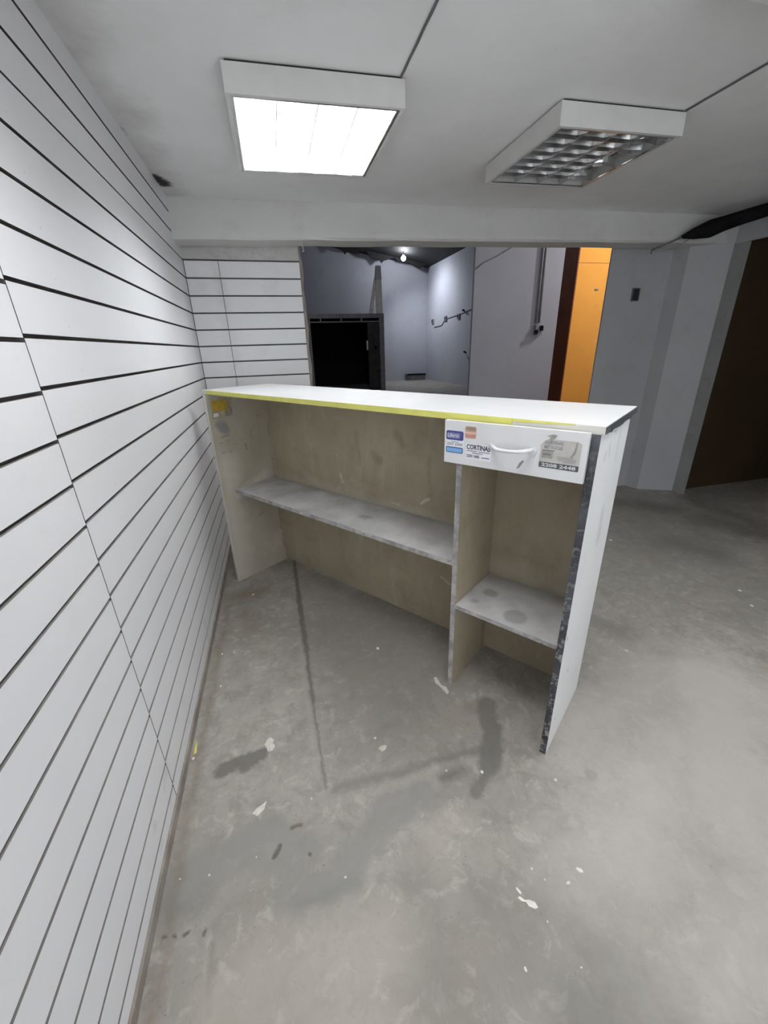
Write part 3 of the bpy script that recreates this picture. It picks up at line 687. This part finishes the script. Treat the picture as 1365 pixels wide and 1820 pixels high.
def st4(bm, w, h):
    pts = [(0.002, 0), (w-0.002, 0), (w, 0.004), (w, h*0.93), (w*0.90, h), (w*0.17, h), (w*0.06, h*0.88), (0, h*0.78), (0, 0.004)]
    f = bm.faces.new([bm.verts.new((x, y, 0.0001)) for x, y in pts]); f.material_index = 0
    text_into(bm, 'CORTINAS', w*0.10, h*0.83, 0.0005, h*0.115, w*0.46, 1)
    text_into(bm, 'METALICAS', w*0.10, h*0.67, 0.0005, h*0.115, w*0.46, 1)
    card(bm, w*0.06, w*0.36, h*0.60, h*0.625, 0.0005, 2); card(bm, w*0.05, w*0.33, h*0.34, h*0.59, 0.0003, 4); card(bm, w*0.08, w*0.28, h*0.46, h*0.485, 0.0005, 2)
    for k, (a, b) in enumerate(((0.45, 0.85), (0.45, 0.92), (0.45, 0.92), (0.6, 0.9))): card(bm, w*a, w*b, h*(0.42-0.05*k), h*(0.435-0.05*k), 0.0004, 1)
    card(bm, 0.0005, w-0.0005, 0.0005, h*0.20, 0.0003, 2, 0.002); text_into(bm, '2208 2448', w*0.07, h*0.045, 0.0006, h*0.125, w*0.86, 3, 0.035)
    # peeled strips of the paper
    f = bm.faces.new([bm.verts.new((x*w, y*h, 0.0006)) for x, y in ((0.20, 0.99), (0.27, 0.90), (0.31, 1.0), (0.40, 1.14), (0.30, 1.17), (0.17, 1.12), (0.13, 1.08), (0.22, 1.08))]); f.material_index = 4
    f = bm.faces.new([bm.verts.new((x*w, y*h, 0.0006)) for x, y in ((0.86, 0.97), (0.84, 0.66), (0.76, 0.46), (0.80, 0.45), (0.88, 0.62), (0.91, 0.95))]); f.material_index = 4
sticker(1.8095, 1.042, 0.104, 0.079, st4, [m_greycard, m_midink, m_darkband, m_lightink, simple('sticker_torn_grey', (0.30,0.29,0.27), 0.6, 0.25, 40)], 'torn grey sticker reading METALICAS')
# grey scrape below the handle
bm = bmesh.new(); f = bm.faces.new([bm.verts.new(p) for p in ((1.748,-0.0163,1.026),(1.756,-0.0163,1.030),(1.768,-0.0163,1.050),(1.766,-0.0163,1.055),(1.756,-0.0163,1.045))])
o = finish('scrape', bm, m_midink, dr); o['label'] = 'dark scrape on the drawer'
# mustard sticker and tape marks on the left side panel
def patch(name, pts, x, mat, label):
    bm = bmesh.new(); a = [bm.verts.new((x, v, z)) for v, z in pts]; b = [bm.verts.new((0.0201, v, z)) for v, z in pts]
    bm.faces.new(a); bm.faces.new(b[::-1])
    for i in range(len(pts)): bm.faces.new((a[i], a[(i+1) % len(pts)], b[(i+1) % len(pts)], b[i]))
    o = finish(name, bm, mat, lp); o['label'] = label
patch('tape_mark', [(0.020,1.020),(0.145,1.028),(0.152,1.128),(0.035,1.132)], 0.0205, m_tan, 'brown tape residue')
patch('sticker', [(0.030,1.062),(0.120,1.058),(0.125,1.112),(0.085,1.120),(0.030,1.116)], 0.0212, m_ystick, 'mustard yellow sticker')
patch('tape_mark', [(0.030,1.030),(0.062,1.032),(0.060,1.050),(0.034,1.050)], 0.0210, m_topedge, 'pale scrap of tape')

# ------------------------------------------------------------------ things on the walls near the opening
t = empty('junction_box', (3.475, 0.05, 1.665)); tag(t, 'small open dark junction box on the grey pier', 'junction box')
bm = bmesh.new()
for a in ((-0.036,-0.030,0.0,0.098),(0.030,0.036,0.0,0.098),(-0.030,0.030,0.0,0.006),(-0.030,0.030,0.092,0.098)): bm_box(bm, a[0], a[1], -0.012, -0.0002, a[2], a[3])
finish('frame', bm, m_darkmetal, t); box('recess', -0.030, 0.030, -0.004, -0.0002, 0.006, 0.092, m_gap, t)
# conduits and switch on the hall pillar
for x, lab in ((3.832, 'left of the two grey conduits on the pillar'), (3.876, 'right of the two grey conduits on the pillar')):
    cable('conduit', [(x, 1.985, 4.6), (x, 1.985, 3.2), (x+0.004, 1.985, 2.2), (x+0.010, 1.985, 1.60)], 0.013, m_conduit, lab, 'conduit', 'conduits on the hall pillar')
t = empty('light_switch', (3.875, 2.0, 1.45)); tag(t, 'grey switch box at the foot of the conduits', 'switch box')
bm = bmesh.new(); bm_box(bm, -0.05, 0.05, -0.045, -0.0005, 0.01, 0.13); finish('box_body', bm, m_conduit, t, 0.006)
for a in ((-0.066, -0.02, 0.02, 0.07), (0.01, 0.055, 0.06, 0.12)):
    bm = bmesh.new(); bm_box(bm, a[0], a[1], -0.060, -0.0455, a[2], a[3]); finish('switch_plate', bm, m_soot, t, 0.004)
cable('hall_wire', [(2.95, 1.99, 2.20), (3.05, 1.992, 2.27), (3.2, 1.992, 2.33), (3.4, 1.992, 2.43), (3.6, 1.99, 2.55)], 0.006, m_conduit, 'thin wire slanting up across the pillar', 'wire')
# sooty duct in the corner above the right doorway and wires that run out of it
bm = bmesh.new()
pts = [(3.515, -0.25, 2.060), (3.60, -0.27, 2.085), (3.70, -0.30, 2.105), (3.79, -0.34, 2.140), (3.86, -0.42, 2.160), (3.95, -0.52, 2.182), (4.01, -0.8, 2.195), (4.02, -1.4, 2.20), (4.02, -2.4, 2.20)]
bm_tube(bm, pts, [0.012, 0.040, 0.062, 0.050, 0.046, 0.044, 0.034, 0.032, 0.032], 10)
for v in bm.verts: v.co += Vector((random.uniform(-.005, .005), random.uniform(-.005, .005), random.uniform(-.005, .005)))
tag(finish('sooty_pipe', bm, m_soot), 'blackened pipe in the corner above the right doorway', 'pipe')
cable('dangling_wire', [(3.56, -0.26, 2.075), (3.48, -0.245, 2.045), (3.40, -0.235, 2.015), (3.33, -0.23, 1.995), (3.295, -0.225, 1.975), (3.29, -0.225, 1.955)], 0.006, m_cable, 'dark wire from the pipe to the top of the pier', 'wire')
cable('dangling_wire', [(3.60, -0.27, 2.06), (3.50, -0.255, 2.005), (3.40, -0.245, 1.985), (3.31, -0.235, 1.975)], 0.004, m_conduit, 'grey wire sagging below the dark one on the pier', 'wire')
cable('hook_wire', [(0.735, -0.10, 1.985), (0.737, -0.10, 1.950), (0.742, -0.10, 1.942), (0.728, -0.10, 1.938)], 0.0025, m_flake, 'white bent wire under the beam by the stub wall', 'wire')

# ------------------------------------------------------------------ far hall
YE = 11.0
bm = bmesh.new()
bm_box(bm, 1.60, 1.745, YE, YE+0.12, 0.0, 2.40); bm_box(bm, 3.985, 4.145, YE, YE+0.12, 0.0, 2.40); bm_box(bm, 1.745, 3.985, YE, YE+0.12, 2.27, 2.40); bm_box(bm, 1.745, 3.985, YE+0.01, YE+0.11, 2.15, 2.185)
t = empty('gate_enclosure', (2.87, YE, 0)); tag(t, 'dark wide gateway with grey frame at the far left of the hall', 'gateway')
o = finish('frame', bm, m_frame); o.parent = t; o.location = (-2.87, -YE, 0)
for x in (2.08, 2.74, 3.40):
    bm = bmesh.new(); bm_box(bm, x-0.02-2.87, x+0.02-2.87, 0.02, 0.10, 2.185, 2.27); finish('transom_bar', bm, m_frame, t)
bm = bmesh.new(); w0, w1 = 1.60-2.87, 4.145-2.87
bm_box(bm, w0, w0+0.05, 0.12, 3.0, 0.0, 2.40); bm_box(bm, w1-0.05, w1, 0.12, 3.0, 0.0, 2.40); bm_box(bm, w0, w1, 3.0, 3.05, 0.0, 2.40); bm_box(bm, w0+0.05, w1-0.05, 0.12, 3.0, 2.35, 2.40)
finish('enclosure_walls', bm, m_black, t)
bm = bmesh.new(); bm_box(bm, 0.66, 0.705, -0.03, 0.0-0.002, 1.31, 1.60); finish('pull_handle', bm, m_wood, t)
bm = bmesh.new(); bm_box(bm, 0.93, 1.0, -0.015, 0.03, 1.33, 1.43); finish('lock', bm, m_soot, t)
bm = bmesh.new()
bm_box(bm, 0.72, 1.10, 0.035, 0.075, 0.02, 2.14); finish('gate_leaf', bm, simple('gate_leaf_dark', (0.035,0.035,0.038), 0.6, 0.5, 5), t)
t = empty('timber_prop', (3.95, YE+0.1, 2.40)); tag(t, 'pale timber prop standing on the far gateway', 'timber')
hexa('upright', [(-0.02,0,0),(0.19,0,0),(0.19,0.08,0),(-0.02,0.08,0),(-0.03,0,0.98),(0.17,0,0.98),(0.17,0.08,0.98),(-0.03,0.08,0.98)], m_wood, t)
hexa('brace', [(-0.26,0.0,0),(-0.13,0.0,0),(-0.13,0.07,0),(-0.26,0.07,0),(-0.06,0,1.0),(0.0,0,1.0),(0.0,0.07,1.0),(-0.06,0.07,1.0)], m_wood, t)
hexa('head_block', [(-0.05,0.0,0.985),(0.18,0.0,0.985),(0.18,0.08,0.985),(-0.05,0.08,0.985),(0.0,0,1.36),(0.16,0,1.36),(0.16,0.08,1.36),(0.0,0.08,1.36)], m_hall, t)
# ragged black boards hanging from the roof
def board(pts, y, label):
    bm = bmesh.new(); a = [bm.verts.new((x, y, z)) for x, z in pts]; b = [bm.verts.new((x, y+0.06, z)) for x, z in pts]
    bm.faces.new(a); bm.faces.new(b[::-1])
    for i in range(len(pts)): bm.faces.new((a[i], a[(i+1) % len(pts)], b[(i+1) % len(pts)], b[i]))
    tag(finish('roof_board', bm, m_roof), label, 'board', 'ragged boards under the hall roof')
board([(2.9,5.08),(3.1,4.96),(3.35,4.95),(3.55,4.80),(3.62,4.70),(3.70,4.78),(4.02,4.72),(4.18,4.72),(4.08,4.90),(4.0,5.08)], 14.6, 'ragged black board hanging under the roof, left of the bulb')
board([(4.35,5.0),(4.45,4.78),(4.60,4.60),(4.92,4.55),(5.02,4.42),(5.12,4.50),(5.55,4.62),(5.7,4.5),(6.2,4.43),(6.45,4.30),(6.6,4.25),(6.75,4.35),(6.9,4.6)], 14.5, 'ragged black board hanging under the roof, behind the bulb')
t = empty('pendant_bulb', (5.6, 13.5, 4.41)); tag(t, 'glowing bulb hanging in the dark far hall', 'bulb')
bm = bmesh.new(); bmesh.ops.create_uvsphere(bm, u_segments=16, v_segments=10, radius=0.085)
for f in bm.faces: f.smooth = True
finish('bulb', bm, m_bulb, t)
sl = bpy.data.lights.new('reflector_bulb_beam', 'SPOT'); sl.energy = 300; sl.color = (0.88, 0.93, 1.0); sl.spot_size = math.radians(140); sl.spot_blend = 0.9; sl.shadow_soft_size = 0.08
so = bpy.data.objects.new('reflector_bulb_beam', sl); C.objects.link(so); so.location = (5.6, 13.5, 4.30)
so.rotation_euler = (Vector((7.14, 13.2, 1.2)) - so.location).to_track_quat('-Z', 'Y').to_euler()
bm = bmesh.new(); bm_tube(bm, [(0, 0, 0.08), (0, 0, 0.16)], 0.03, 10); bm_tube(bm, [(0, 0, 0.16), (0.0, 0, RZ(5.6)-4.41)], 0.006, 6); finish('cord', bm, m_cable, t)
t2 = empty('pendant_bulb', (5.7, 1.3, 3.2)); tag(t2, 'added unseen bulb on a cord in the hall, lighting the orange wall', 'bulb')  # lamp added out of view to brighten the orange wall
bm = bmesh.new(); bmesh.ops.create_uvsphere(bm, u_segments=16, v_segments=10, radius=0.06); finish('bulb', bm, m_bulb2, t2)
bm = bmesh.new(); bm_tube(bm, [(0, 0, 0.055), (0, 0, 0.12)], 0.025, 10); bm_tube(bm, [(0, 0, 0.12), (0.0, 0, RZ(5.7)-3.2)], 0.006, 6); finish('cord', bm, m_cable, t2)
t3 = empty('pendant_bulb', (2.3, 6.2, 4.3)); tag(t3, 'added unseen fill bulb on a cord in the hall above the beam', 'bulb')  # lamp added out of view to fill the far hall
bm = bmesh.new(); bmesh.ops.create_uvsphere(bm, u_segments=16, v_segments=10, radius=0.06); finish('bulb', bm, emit('hall_fill_bulb_lit', (0.92, 0.95, 1.0), 650.0), t3)
bm = bmesh.new(); bm_tube(bm, [(0, 0, 0.055), (0, 0, 0.12)], 0.025, 10); bm_tube(bm, [(0, 0, 0.12), (0.0, 0, RZ(2.3)-4.3)], 0.006, 6); finish('cord', bm, m_cable, t3)
# sockets with their wire on the hall's right wall
for y, z, lab in ((14.35, 2.25, 'farthest of three small sockets on the far right wall'), (12.96, 2.27, 'middle of three small sockets on the far right wall'), (11.77, 2.26, 'nearest of three small sockets on the far right wall')):
    e = empty('wall_socket', (7.14, y, z)); tag(e, lab, 'socket', 'sockets on the far right wall')
    bm = bmesh.new(); bm_box(bm, -0.05, -0.0005, -0.10, 0.10, 0.0, 0.16); finish('socket_plate', bm, m_frame, e, 0.008)
    bm = bmesh.new(); bm_box(bm, -0.055, -0.0505, -0.05, 0.05, 0.04, 0.12); finish('socket_face', bm, m_soot, e)
cable('socket_wire', [(7.125, 14.2, 2.10), (7.125, 13.4, 2.13), (7.125, 12.96, 2.34), (7.125, 12.4, 2.36), (7.125, 11.77, 2.40), (7.125, 10.5, 2.5)], 0.012, m_conduit, 'wire linking the small sockets on the far right wall', 'wire')
for (y, z, lab) in ((11.32, 2.47, 'small black hook above the sockets on the far wall'), (11.07, 1.13, 'small black hook low on the far right wall')):
    bm = bmesh.new(); bm_tube(bm, [(7.139, y, z), (7.05, y, z+0.02), (7.03, y-0.12, z+0.04), (7.05, y-0.2, z-0.02)], 0.02, 8); tag(finish('wall_hook', bm, m_soot), lab, 'hook')
t = empty('dark_crate', (6.52, 14.85, 0)); tag(t, 'low dark crate against the far hall wall', 'crate')
bm = bmesh.new()
for a in ((-0.42,0.42,-0.20,-0.17),(-0.42,0.42,0.17,0.20),(-0.42,-0.39,-0.17,0.17),(0.39,0.42,-0.17,0.17)): bm_box(bm, a[0], a[1], a[2], a[3], 0.0, 0.26)
bm_box(bm, -0.39, 0.39, -0.17, 0.17, 0.0, 0.03); finish('crate_body', bm, m_darkmetal, t)
box('rim', -0.43, 0.43, -0.215, -0.2005, 0.22, 0.27, m_soot, t)

# ------------------------------------------------------------------ scraps on the floor
def flake(x, y, w, h, rz, mat, label, pts=None, group=None, z=0.0006, cat='flake', name='paint_flake'):
    bm = bmesh.new(); n = 9
    if pts is None:
        pts = [(math.cos(2*math.pi*i/n)*random.uniform(0.65, 1.05), math.sin(2*math.pi*i/n)*random.uniform(0.65, 1.05)) for i in range(n)]
    n = len(pts); th = 0.0016
    lo = [bm.verts.new((p[0]*w/2, p[1]*h/2, 0)) for p in pts]
    hi = [bm.verts.new((p[0]*w/2*0.97, p[1]*h/2*0.97, th + random.uniform(0, 0.0022))) for p in pts]
    c = bm.verts.new((0, 0, th + 0.0012))
    bm.faces.new(lo[::-1])
    for i in range(n):
        j = (i+1) % n; bm.faces.new((lo[i], lo[j], hi[j], hi[i])); bm.faces.new((hi[i], hi[j], c))
    o = finish(name, bm, mat, None, 0, (x, y, z)); o.rotation_euler = (0, 0, rz)
    return tag(o, label, cat, group)
G = 'small white flakes on the floor'
flake(0.287,-1.975,0.042,0.06,0.1,m_flake2,'torn pale paper scrap beside the dark floor stain',[(-0.5,-0.9),(0.3,-1),(0.9,-0.5),(0.5,0.0),(0.8,0.4),(0.3,1),(-0.4,0.8),(-0.9,0.1),(-0.6,-0.4)],None,cat='scrap')
flake(0.258,-2.20,0.036,0.05,-0.5,m_flake2,'pale triangular plaster chip in the left foreground',[(-0.9,-0.9),(0.2,-1),(0.8,0.0),(0.5,1.0),(0.1,0.4),(-0.6,-0.1)],None,cat='chip')
flake(1.003,-1.885,0.032,0.105,0.25,m_flake2,'long peeled chip at the foot of the counter divider',[(-0.4,-1),(0.5,-0.9),(0.9,-0.4),(0.1,-0.2),(0.3,0.3),(0.7,0.9),(0.0,1),(-0.8,0.5),(-0.5,0)],None,cat='chip')
flake(0.688,-2.103,0.036,0.028,0.2,m_flake2,'pale flat plaster chip in the middle of the floor bay',None,None,cat='chip')
flake(0.020,-1.912,0.014,0.055,0.0,m_yflake,'yellow paper scrap at the foot of the slatted wall',[(-0.6,-1),(0.9,-0.9),(0.3,0.2),(-0.2,1),(-0.6,0.1)],None,cat='scrap')
flake(0.945,-2.634,0.052,0.018,-0.55,m_flake,'long white flake, largest in the right foreground',[(-1,0.3),(-0.6,-0.2),(-0.2,0.0),(0.1,-0.8),(0.7,-0.9),(1,-0.3),(0.7,0.7),(0.1,0.8),(-0.3,0.4),(-0.8,0.9)],None)
flake(0.935,-2.606,0.009,0.020,0.3,m_flake,'thin white sliver just above the long white flake',None,None)
flake(1.123,-2.609,0.012,0.022,0.6,m_flake,'small oval white flake farthest right of its cluster',None,None)
for (x, y, w, h, lab) in (
    (0.795,-1.584,0.022,0.028,'tiny pale chip alone in the middle of the floor bay before the counter'),
    (0.018,-1.957,0.014,0.016,'tiny white crumb below the yellow scrap by the slatted wall'),
    (1.074,-2.626,0.018,0.013,'rounded white flake between the long flake and the oval flake'),
    (0.997,-2.572,0.013,0.012,'small dull flake above the long white flake in the foreground'),
    (1.017,-2.603,0.010,0.012,'tiny dull crumb in the middle of the right foreground cluster'),
    (1.218,-2.374,0.016,0.014,'small white flake just below the foot of the white side panel'),
    (0.994,-2.283,0.019,0.016,'white flake at the lower end of the long dark stain'),
    (0.87,-2.741,0.012,0.015,'lone white flake nearest the bottom edge of the photo'),
    (0.997,-2.772,0.007,0.005,'tiny speck right of the flake nearest the bottom edge'),
    (0.878,-2.245,0.012,0.010,'tiny white flake on the cross ridge left of the dark stain'),
    (0.42,-2.215,0.010,0.010,'tiny white flake where the two floor ridges meet'),
    (0.492,-2.454,0.012,0.010,'small white flake on the right rim of the grey mortar patch'),
    (0.123,-2.348,0.013,0.007,'second tiny flake from the slatted wall on the grey patch'),
    (0.045,-2.336,0.012,0.006,'tiny flake on the grey patch closest to the slatted wall'),
    (0.25,-2.338,0.007,0.006,'tiny white speck in the middle of the grey mortar patch'),
    (0.971,-2.681,0.007,0.008,'tiny white speck just below the long white flake'),
    (0.671,-2.056,0.016,0.009,'thin pale sliver just above the flat plaster chip'),
    (0.06,-1.41,0.012,0.016,'tiny flake by the slatted wall, left one of a pair'),
    (0.077,-1.624,0.014,0.016,'lone tiny flake by the slatted wall below the pair'),
    (0.185,-0.914,0.024,0.034,'pale chip on the brown dirt before the left counter panel'),
    (0.115,-1.414,0.012,0.018,'tiny flake by the slatted wall, right one of a pair'),
    (2.925,-1.702,0.018,0.03,'upper of two tiny flakes at the right edge of the floor'),
    (2.836,-1.83,0.017,0.028,'lower of two tiny flakes at the right edge of the floor'),
    (1.921,-1.93,0.012,0.022,'tiny flake on the open floor right of the white side panel'),
    (2.719,-0.94,0.02,0.045,'farthest tiny flake, on the dark floor behind the counter')):
    flake(x, y, w*0.72, h*0.72, random.uniform(-0.5, 0.5), random.choice((m_flake, m_flake, m_flake2)), lab, None, G)
